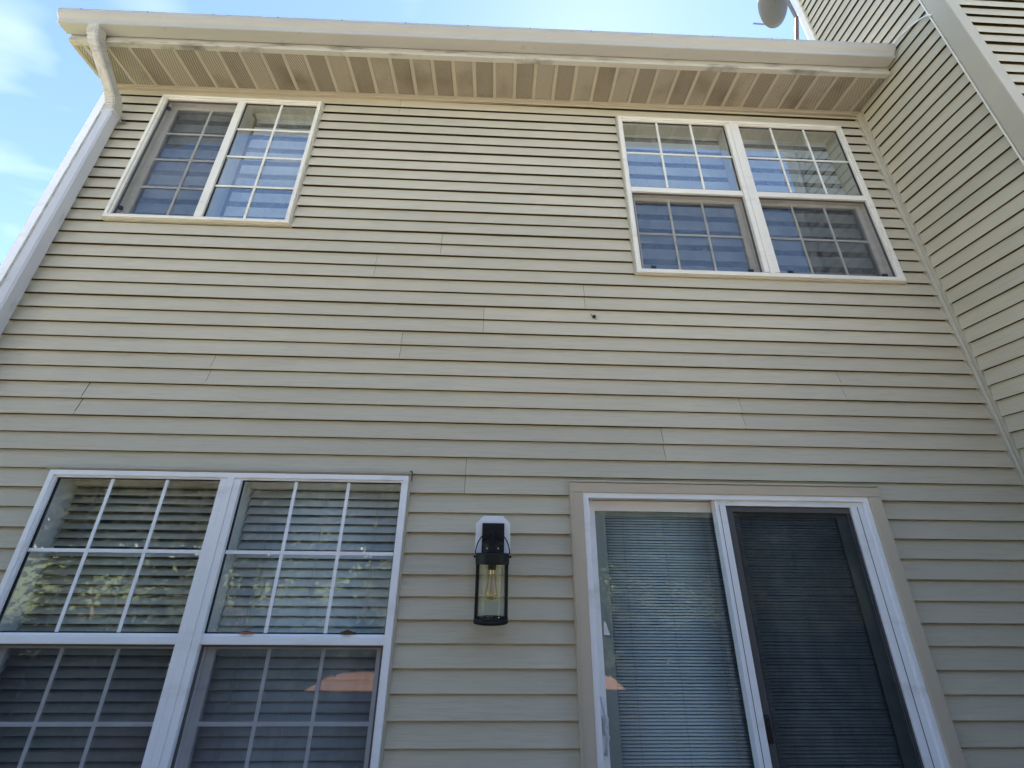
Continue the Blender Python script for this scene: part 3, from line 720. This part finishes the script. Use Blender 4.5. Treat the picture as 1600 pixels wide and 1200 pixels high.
def zebra_blind(x0, x1, z_top, z_bot, y, phase, label):
    t = thing('zebra_blind', label, 'blind', ((x0 + x1) / 2, y, z_bot), 'banded blinds behind the upper windows')
    c = MB().extrude([(x0, y - .045, z_top), (x0, y - .045, z_top - .05), (x0, y - .03, z_top - .075), (x0, y + .02, z_top - .08), (x0, y + .03, z_top)], (x0, 0, 0), (x1, 0, 0), closed=True, caps=True)
    c.build('cassette', 'cream_vinyl', t, bevel=.004)
    for xe in (x0 - .006, x1):
        MB().box(xe, xe + .006, y - .048, y + .033, z_top - .082, z_top + .002).build('end_cap', 'cream_vinyl', t, bevel=.002)
    per, dark = .163, .060
    z = z_top - .075 - phase
    first = True
    zz = z_top - .07
    while zz > z_bot + .02:
        nb = max(z_bot + .02, z)            # opaque band down to z, then a sheer one
        if zz - nb > .004:
            MB().box(x0 + .008, x1 - .008, y - .0008, y + .0008, nb, zz).build('fabric_band', 'fabric', t)
        ns = max(z_bot + .02, nb - dark)
        if nb - ns > .004:
            MB().box(x0 + .008, x1 - .008, y - .0004, y + .0004, ns, nb).build('sheer_band', 'sheer_fabric', t)
        zz = ns; z -= per
    MB().tube([(x0 + .008, y, z_bot + .012), (x1 - .008, y, z_bot + .012)], .012, 10).build('bottom_rail', 'cream_vinyl', t)
    MB().tube([(x1 - .02, y - .03, z_top - .07), (x1 - .02, y - .032, z_bot + .25)], .0016, 5).build('pull_chain', 'cord', t)
zy = .128
zebra_blind(WUL[0] + .06, -2.44, 5.50, 4.07, zy, .06, 'banded roller blind behind the screened pane of the upper left window')
zebra_blind(-2.36, WUL[1] - .03, 5.50, 4.07, zy, .06, 'banded roller blind behind the clear right pane of the upper left window')
zebra_blind(WUR[0] + .05, xmR - .05, 5.52, 3.71, zy, .05, 'banded roller blind in the left half of the upper right window')
zebra_blind(xmR + .05, WUR[1] - .05, 5.52, 3.71, zy, .07, 'banded roller blind in the right half of the upper right window')

def mini_blind(x0, x1, z_top, z_bot, y, label):
    t = thing('mini_blind', label, 'blind', ((x0 + x1) / 2, y, z_bot), 'fine blinds sealed inside the patio door')
    me = slat_mesh(.0150, R_(50), x0, x1, .0010, 'slat', 'mini_slat', 4)
    z = z_top
    while z > z_bot:
        o = link('slat', me, t, 0, (0, y, z + random.uniform(-.0006, .0006))); o.rotation_euler = (random.uniform(-.05, .05), random.uniform(-.0008, .0008), 0)
        z -= .0159
    MB().box(x0, x1, y + .02, y + .024, z_bot - .02, z_top + .02).build('backing', 'gasket', t)
    for f in (.15, .5, .85):
        x = x0 + (x1 - x0) * f
        MB().box(x - .0005, x + .0005, y - .0084, y - .0078, z_bot, z_top).build('ladder_cord', 'screen_frame', t)
mini_blind(lx0 + .119, lx1 - .118, 1.838, .16, .100, 'fine grey green blind inside the left leaf of the patio door')
mini_blind(fx0 + .135, fx1 - .152, 1.840, .16, .058, 'dark fine blind behind the insect screen of the patio door')
# ------------------------------------------------------------------ wall lantern
LX, LY = -0.012, -0.112
LAN = thing('wall_lantern', 'black wall lantern with a clear glass cylinder and bare filament bulb on a white plate', 'lantern', (LX, 0, 1.26))
px0, px1, pz0, pz1, ch = -.116, .090, 1.548, 1.825, .044
oc = [(px0 + ch, pz0), (px1 - ch, pz0), (px1, pz0 + ch), (px1, pz1 - ch), (px1 - ch, pz1), (px0 + ch, pz1), (px0, pz1 - ch), (px0, pz0 + ch)]
MB().extrude([(x, -.024, z) for x, z in oc], (0, -.024, 0), (0, .006, 0), closed=True, caps=True).build('mounting_plate', 'white_paint', LAN, bevel=.004)
MB().box(-.077, .054, -.044, -.0242, 1.600, 1.782).box(-.068, .045, -.048, -.044, 1.609, 1.773).build('back_box', 'black_metal', LAN, bevel=.004)
MB().lathe((LX, LY, 0), [(.086, 1.556), (.094, 1.556), (.095, 1.560), (.095, 1.612), (.092, 1.616), (.060, 1.618), (.054, 1.622), (.054, 1.662), (.060, 1.664), (.060, 1.668), (.012, 1.692), (.008, 1.704), (.0, 1.706)], 40).build('cap', 'black_metal', LAN)
MB().lathe((LX, LY, 0), [(.086, 1.616), (.086, 1.556)], 40).build('band_lining', 'black_metal', LAN)
MB().tube([(LX, -.044, 1.70), (LX, -.075, 1.735), (LX, LY + .01, 1.738), (LX, LY, 1.722), (LX, LY, 1.700)], .006, 8).build('hook_arm', 'black_metal', LAN, smooth=True)
hd = [(LX + .097 * math.cos(a), LY, 1.610 + .125 * math.sin(a)) for a in [math.pi * i / 20 for i in range(21)]]
MB().tube(hd, .0032, 6).build('bail_handle', 'black_metal', LAN, smooth=True)
for sgn in (-1, 1):
    MB().tube([(LX + sgn * .094, LY, 1.598), (LX + sgn * .106, LY, 1.598)], .0075, 10).build('pivot_screw', 'black_metal', LAN)
    MB().box(LX + sgn * .081 - .009, LX + sgn * .081 + .009, LY - .010, LY + .010, 1.29, 1.562).build('side_bar', 'black_metal', LAN, bevel=.002)
    MB().tube([(LX + sgn * .030, LY - .0525, 1.640), (LX + sgn * .032, LY - .058, 1.640)], .004, 8).build('cap_screw', 'chrome_tab', LAN)
MB().lathe((LX, LY, 0), [(.0, 1.272), (.070, 1.272), (.088, 1.268), (.094, 1.272), (.096, 1.280), (.092, 1.286), (.092, 1.294), (.086, 1.297), (.076, 1.297), (.074, 1.286), (.0, 1.286)], 40).build('base_ring', 'black_metal', LAN)
MB().lathe((LX, LY, 0), [(.0715, 1.290), (.0715, 1.585)], 40).build('glass_cylinder', 'glass_lamp', LAN, smooth=True)
MB().lathe((LX, LY, 0), [(.022, 1.60), (.022, 1.535), (.019, 1.530), (.0, 1.530)], 20).build('socket', 'black_metal', LAN)
MB().lathe((LX, LY, 0), [(.0135, 1.530), (.0150, 1.527), (.0135, 1.523), (.0150, 1.519), (.0135, 1.515), (.0150, 1.511), (.0140, 1.505)], 20).build('screw_base', 'brass', LAN, smooth=True)
MB().lathe((LX, LY, 0), [(.0150, 1.506), (.0180, 1.490), (.0245, 1.462), (.032, 1.432), (.0365, 1.410), (.035, 1.396), (.027, 1.386), (.012, 1.381), (.0, 1.380)], 28).build('bulb', 'glass_bulb', LAN, smooth=True)
fl = MB()
for k in range(8):
    a0 = 2 * math.pi * k / 8; a1 = 2 * math.pi * (k + .5) / 8
    fl.tube([(LX + .006 * math.cos(a0), LY + .006 * math.sin(a0), 1.475), (LX + .015 * math.cos(a1), LY + .015 * math.sin(a1), 1.408)], .0006, 4)
fl.tube([(LX, LY, 1.505), (LX, LY, 1.42)], .003, 6).build('filament', 'brass', LAN)
for k in range(46):
    pass
bug = MB()
for k in range(70):
    a_, r0 = random.uniform(0, 2 * math.pi), .068 * math.sqrt(random.uniform(.3, 1)); s_ = random.uniform(.002, .006)
    cx_, cy_ = LX + r0 * math.cos(a_), LY + r0 * math.sin(a_)
    bug.add([(cx_ - s_, cy_, 1.287), (cx_, cy_ - s_, 1.288), (cx_ + s_, cy_ + s_ * .4, 1.287), (cx_, cy_, 1.289 + s_ * 1.6)], [(0, 1, 3), (1, 2, 3), (2, 0, 3), (0, 2, 1)])
ob = bug.build('debris', 'mud', LAN); ob['kind'] = 'stuff'

# ------------------------------------------------------------------ small plug on the siding
PL = thing('wall_plug', 'tiny dark plug with a grey smear on the siding below the upper right window', 'plug', (.698, -.004, 3.262))
MB().add([(.675, .0035, 3.288), (.685, .0035, 3.285), (.690, .003, 3.270), (.705, .001, 3.248), (.726, -.001, 3.234), (.712, 0, 3.236), (.690, .001, 3.246), (.682, .002, 3.265)], [tuple(range(8))]).build('smear', 'smear', PL).location = (0, -.0035, 0)
MB().lathe((.698, 0, 0), [(0, 0)], 3) if False else None
pg = MB().tube([(.698, .004, 3.262), (.699, -.012, 3.260), (.700, -.018, 3.258)], [.013, .012, .004], 9).build('plug_head', 'mud', PL)

# ------------------------------------------------------------------ neighbouring taller townhouse at the right
NB = thing('townhouse', 'taller neighbouring townhouse corner with beige siding and a wide corner trim at the right edge', 'house', (5.0, -0.4, 0))
SX = 3.5; YC = -0.88; YB = 0.10; TOPZ = 9.6
MB().box(SX + .022, 6.5, YC + .022, YB - .01, -0.35, TOPZ).build('wall', 'shade_sheathing', NB)
PS = .1150
P2s = [[(y, z * PS / H) for y, z in pr] for pr in P2]
rows_s = [('s%d' % j, 5.41 - PS * 2 * j, 2 * PS) for j in range(-18, 23)]
hi = [r for r in rows_s if r[1] > 5.70]; lowr = [r for r in rows_s if r[1] <= 5.70]
siding_rows(hi, -.785, YB - .03, {}, [], P2s, lambda u, d, z: (SX + d, u, z), lambda x: TOPZ, 'siding_side', NB)
siding_rows(lowr, -.785, -.030, {}, [], P2s, lambda u, d, z: (SX + d, u, z), lambda x: TOPZ, 'siding_side', NB)
PF = .1203
P2f = [[(y, z * PF / H) for y, z in pr] for pr in P2]
rows_f = [('f%d' % j, 5.243 - PF * 2 * j, 2 * PF) for j in range(-18, 21)]
siding_rows(rows_f, SX + .066, 6.5, {}, [], P2f, lambda u, d, z: (u, YC + d, z), lambda x: TOPZ, 'siding', NB)
MB().extrude([(SX + .02, -.787, -.35), (SX - .006, -.787, -.35), (SX - .022, -.792, -.35), (SX - .022, YC - .020, -.35), (SX - .018, YC - .024, -.35), (SX + .066, YC - .024, -.35), (SX + .066, YC + .02, -.35)],
             (0, 0, -.35), (0, 0, TOPZ)).build('corner_post', 'trim_beige', NB)
MB().box(SX - .024, SX - .012, -.787, -.777, -.35, TOPZ).build('trim_channel', 'cream_vinyl', NB)
MB().box(SX - .020, SX + .05, YB - .035, YB + .03, 5.9, TOPZ).build('corner_post', 'cream_vinyl', NB, bevel=.004)
# flashing under the siding where the lower roof meets the wall
MB().add([(SX - .004, GB + .05, 5.86), (SX - .004, YB, 6.04), (SX - .004, YB, 6.14), (SX - .004, GB + .05, 5.96)], [(0, 1, 2, 3)]).build('step_flashing', 'fascia_paint', NB)

CB = MB().tube([(SX - .012, -.47, 5.90), (SX - .014, -.51, 5.925), (SX - .016, -.56, 5.91), (SX - .017, -.611, 5.886), (SX - .019, -.67, 5.865), (SX - .022, -.724, 5.833), (SX - .026, -.77, 5.79), (SX - .028, -.80, 5.74)], .0065, 8)
CAB = CB.build('cable', 'cable', None, smooth=True)
tag(CAB, 'thin pale cable looping across the neighbouring wall above the gutter end', 'cable')

# ------------------------------------------------------------------ satellite dish on the roof
DC = Vector((3.87, .62, 9.06))
DISH = thing('satellite_dish', 'grey satellite dish on a pole above the roof beside the taller wall', 'dish', (3.64, .62, 6.2))
nrm = Vector((-.30, .70, .45)).normalized(); q_ = nrm.to_track_quat('Z', 'Y')
mb = MB(); rings_, seg_ = 7, 32; vs_ = []
for i in range(rings_ + 1):
    r = .30 * i / rings_
    for k in range(seg_):
        a_ = 2 * math.pi * k / seg_
        vs_.append(tuple(DC + q_ @ Vector((r * math.cos(a_), 1.08 * r * math.sin(a_), .55 * r * r))))
fs_ = [(i * seg_ + k, i * seg_ + (k + 1) % seg_, (i + 1) * seg_ + (k + 1) % seg_, (i + 1) * seg_ + k) for i in range(rings_) for k in range(seg_)]
mb.add(vs_, fs_); ds_ = mb.build('reflector', 'dish_paint', DISH, smooth=True)
so = ds_.modifiers.new('solid', 'SOLIDIFY'); so.thickness = .008
back = DC - nrm * .02
MB().tube([back, back - nrm * .10, (4.06, .62, 8.66)], .022, 8).build('bracket', 'dish_paint', DISH)
MB().tube([(3.64, .62, 6.15), (3.68, .62, 7.0), (3.94, .62, 8.16), (4.078, .62, 8.70)], .024, 10).build('mast', 'mast_metal', DISH)
MB().tube([DC + q_ @ Vector((0, -.30, .05)), DC + nrm * .33 + q_ @ Vector((0, -.12, 0))], .012, 8).build('feed_arm', 'dish_paint', DISH)

# ------------------------------------------------------------------ trees and added shrubs behind the camera (seen in the glass)
def tree(x, y, h, rad, leaf, label, n=20000):
    t = thing('tree', label, 'tree', (x, y, -.45), 'trees behind the viewer')
    b = MB(); z0_ = -.45
    b.tube([(x, y, z0_), (x + .05, y, z0_ + h * .2), (x - .05, y + .05, z0_ + h * .45), (x, y, z0_ + h * .8)], [h * .03, h * .023, h * .016, h * .004], 10)
    for k in range(9):
        a_ = k * 2.4; zz = z0_ + h * random.uniform(.25, .6); L_ = rad * random.uniform(.5, .85)
        b.tube([(x, y, zz), (x + L_ * .5 * math.cos(a_), y + L_ * .5 * math.sin(a_), zz + L_ * .3), (x + L_ * math.cos(a_), y + L_ * math.sin(a_), zz + L_ * .45)], [h * .011, h * .007, h * .002], 6)
    b.build('trunk', 'bark', t)
    c = MB()
    cl = [(Vector((random.gauss(0, .42) * rad, random.gauss(0, .42) * rad, h * random.uniform(.28, .98))), random.uniform(.16, .30) * rad) for _ in range(140)]
    for k in range(n):
        cc, cr_ = random.choice(cl)
        d = Vector((random.gauss(0, 1), random.gauss(0, 1), random.gauss(0, .8))).normalized() * cr_ * random.uniform(.55, 1.05)
        p = Vector((x, y, z0_)) + cc + d
        u = Vector((random.gauss(0, 1), random.gauss(0, 1), random.gauss(0, 1))).normalized(); v = u.orthogonal().normalized(); s_ = random.uniform(.07, .17)
        c.add([p - u * s_, p + v * s_ * .55, p + u * s_, p - v * s_ * .55], [(0, 1, 2, 3)])
    c.build('crown', leaf, t)
tree(-13.0, -12.0, 6.6, 3.6, 'leaf_olive', 'olive tree furthest left behind the patio')
tree(-8.0, -12.5, 7.2, 3.7, 'leaf_olive', 'broad olive tree second from the left behind the patio')
tree(-3.4, -13.5, 6.6, 3.5, 'leaf_olive', 'olive tree third from the left behind the patio')
tree(1.2, -14.0, 6.6, 3.5, 'leaf_dark', 'dark green tree in the middle behind the patio')
tree(5.8, -13.0, 6.8, 3.6, 'leaf_dark', 'dark green tree second from the right behind the patio')
tree(11.0, -12.5, 6.8, 3.8, 'leaf_dark', 'dark green tree furthest right behind the patio')
def shrub(x, y, h, rad, label):  # added unseen shrubs, placed to hide bright ground in the reflections
    t = thing('shrub', label, 'shrub', (x, y, -.45), 'added shrubs behind the viewer')
    b = MB()
    for k in range(7):
        a_ = k * .9; b.tube([(x, y, -.45), (x + .25 * rad * math.cos(a_), y + .25 * rad * math.sin(a_), -.45 + h * .4), (x + .55 * rad * math.cos(a_), y + .55 * rad * math.sin(a_), -.45 + h * .8)], [.04, .025, .008], 6)
    b.build('stem', 'bark', t)
    c = MB()
    for k in range(3200):
        d = Vector((random.gauss(0, 1), random.gauss(0, 1), random.gauss(0, 1))).normalized() * random.uniform(.6, 1.05)
        lump = 1 + .22 * math.sin(d.x * 5 + x) * math.cos(d.y * 4 + d.z * 3)
        p = Vector((x + d.x * rad * lump, y + d.y * rad * .8 * lump, -.45 + h * .5 + d.z * h * .52 * lump))
        u = Vector((random.gauss(0, 1), random.gauss(0, 1), random.gauss(0, 1))).normalized(); v = u.orthogonal().normalized(); s_ = random.uniform(.05, .12)
        c.add([p - u * s_, p + v * s_ * .55, p + u * s_, p - v * s_ * .55], [(0, 1, 2, 3)])
    c.build('crown', 'leaf_dark', t)
for x_, y_, h_, r_, lb in ((-9.8, -9.5, 2.0, 1.9, 'rounded shrub furthest left at the far edge of the patio'), (-6.3, -9.8, 2.2, 2.0, 'tall shrub second from the left at the far edge of the patio'),
                           (-2.6, -10.2, 1.8, 2.0, 'rounded shrub third from the left at the far edge of the patio'), (1.0, -10.0, 2.0, 1.9, 'rounded shrub in the middle right of the far patio edge'),
                           (4.6, -9.8, 2.2, 2.0, 'tall shrub second from the right at the far edge of the patio'), (8.2, -9.6, 2.0, 2.0, 'rounded shrub furthest right at the far edge of the patio')):
    shrub(x_, y_, h_, r_, lb)
for k, (x_, h_, lb) in enumerate(((-8.6, 1.7, 'low shrub furthest left beside the deck'), (-6.9, 1.8, 'low shrub second from the left beside the deck'),
                                 (-5.2, 1.7, 'low shrub third from the left beside the deck'), (-3.7, 1.6, 'low shrub just left of the deck gap'),
                                 (2.5, 1.7, 'low shrub just right of the deck gap'), (4.1, 1.8, 'low shrub third from the right beside the deck'),
                                 (5.8, 1.7, 'low shrub second from the right beside the deck'), (7.5, 1.8, 'low shrub furthest right beside the deck'))):
    shrub(x_, -5.05, h_ * .58, .95, lb)
for x_, y_, h_, lb in ((-4.75, -1.0, 1.75, 'hedge shrub nearest the house left of the deck'), (-5.0, -2.4, 1.85, 'middle hedge shrub left of the deck'),
                       (-4.95, -3.8, 1.8, 'hedge shrub at the deck corner on the left'), (5.0, -3.4, 1.8, 'hedge shrub right of the deck in front of the taller wall'),
                       (-6.6, -2.2, 1.9, 'outer hedge shrub left of the deck'), (6.4, -2.6, 1.8, 'outer hedge shrub right of the deck')):
    shrub(x_, y_, h_ * .62, .85, lb)
def reflection_strip(x, w, h, m, label):  # curled strip standing for a reflection in the lower window
    mb = MB(); n = 9; vs = []
    for i in range(n):
        t = i / (n - 1); ww = math.sin(math.pi * min(1, t * .96 + .02)) * .016
        vs += [(x - w / 2 + w * t, -.006 - ww, 1.1985 + h * .35 * math.sin(t * 9)**2), (x - w / 2 + w * t, -.004, 1.1985 + h * (1 - .35 * math.cos(t * 7))), (x - w / 2 + w * t, -.0025, 1.1985 + h * .5)]
    fs = [(i * 3 + k, (i + 1) * 3 + k, (i + 1) * 3 + k + 1, i * 3 + k + 1) for i in range(n - 1) for k in range(2)]
    o = mb.add(vs, fs).build('reflection_strip', m, None, smooth=True)
    so = o.modifiers.new('solid', 'SOLIDIFY'); so.thickness = .001
    tag(o, label, 'leaf')
reflection_strip(-.79, .085, .014, 'dark_reflection', 'dark strip drawn for a reflection on the middle rail of the lower window')
reflection_strip(-1.33, .095, .010, 'red_reflection', 'reddish strip drawn for a reflection on the middle rail of the lower window')
for x_, y_, h_, lb in ((-3.15, -4.5, 1.6, 'hedge shrub in the corner where the deck narrows'), (-1.5, -5.7, 1.7, 'hedge shrub straight behind the deck step'), (-2.5, -6.3, 1.7, 'hedge shrub set back beyond the narrow part of the deck'), (.35, -5.75, 1.7, 'second hedge shrub straight behind the deck step')):
    shrub(x_, y_, h_ * .58, .80, lb)
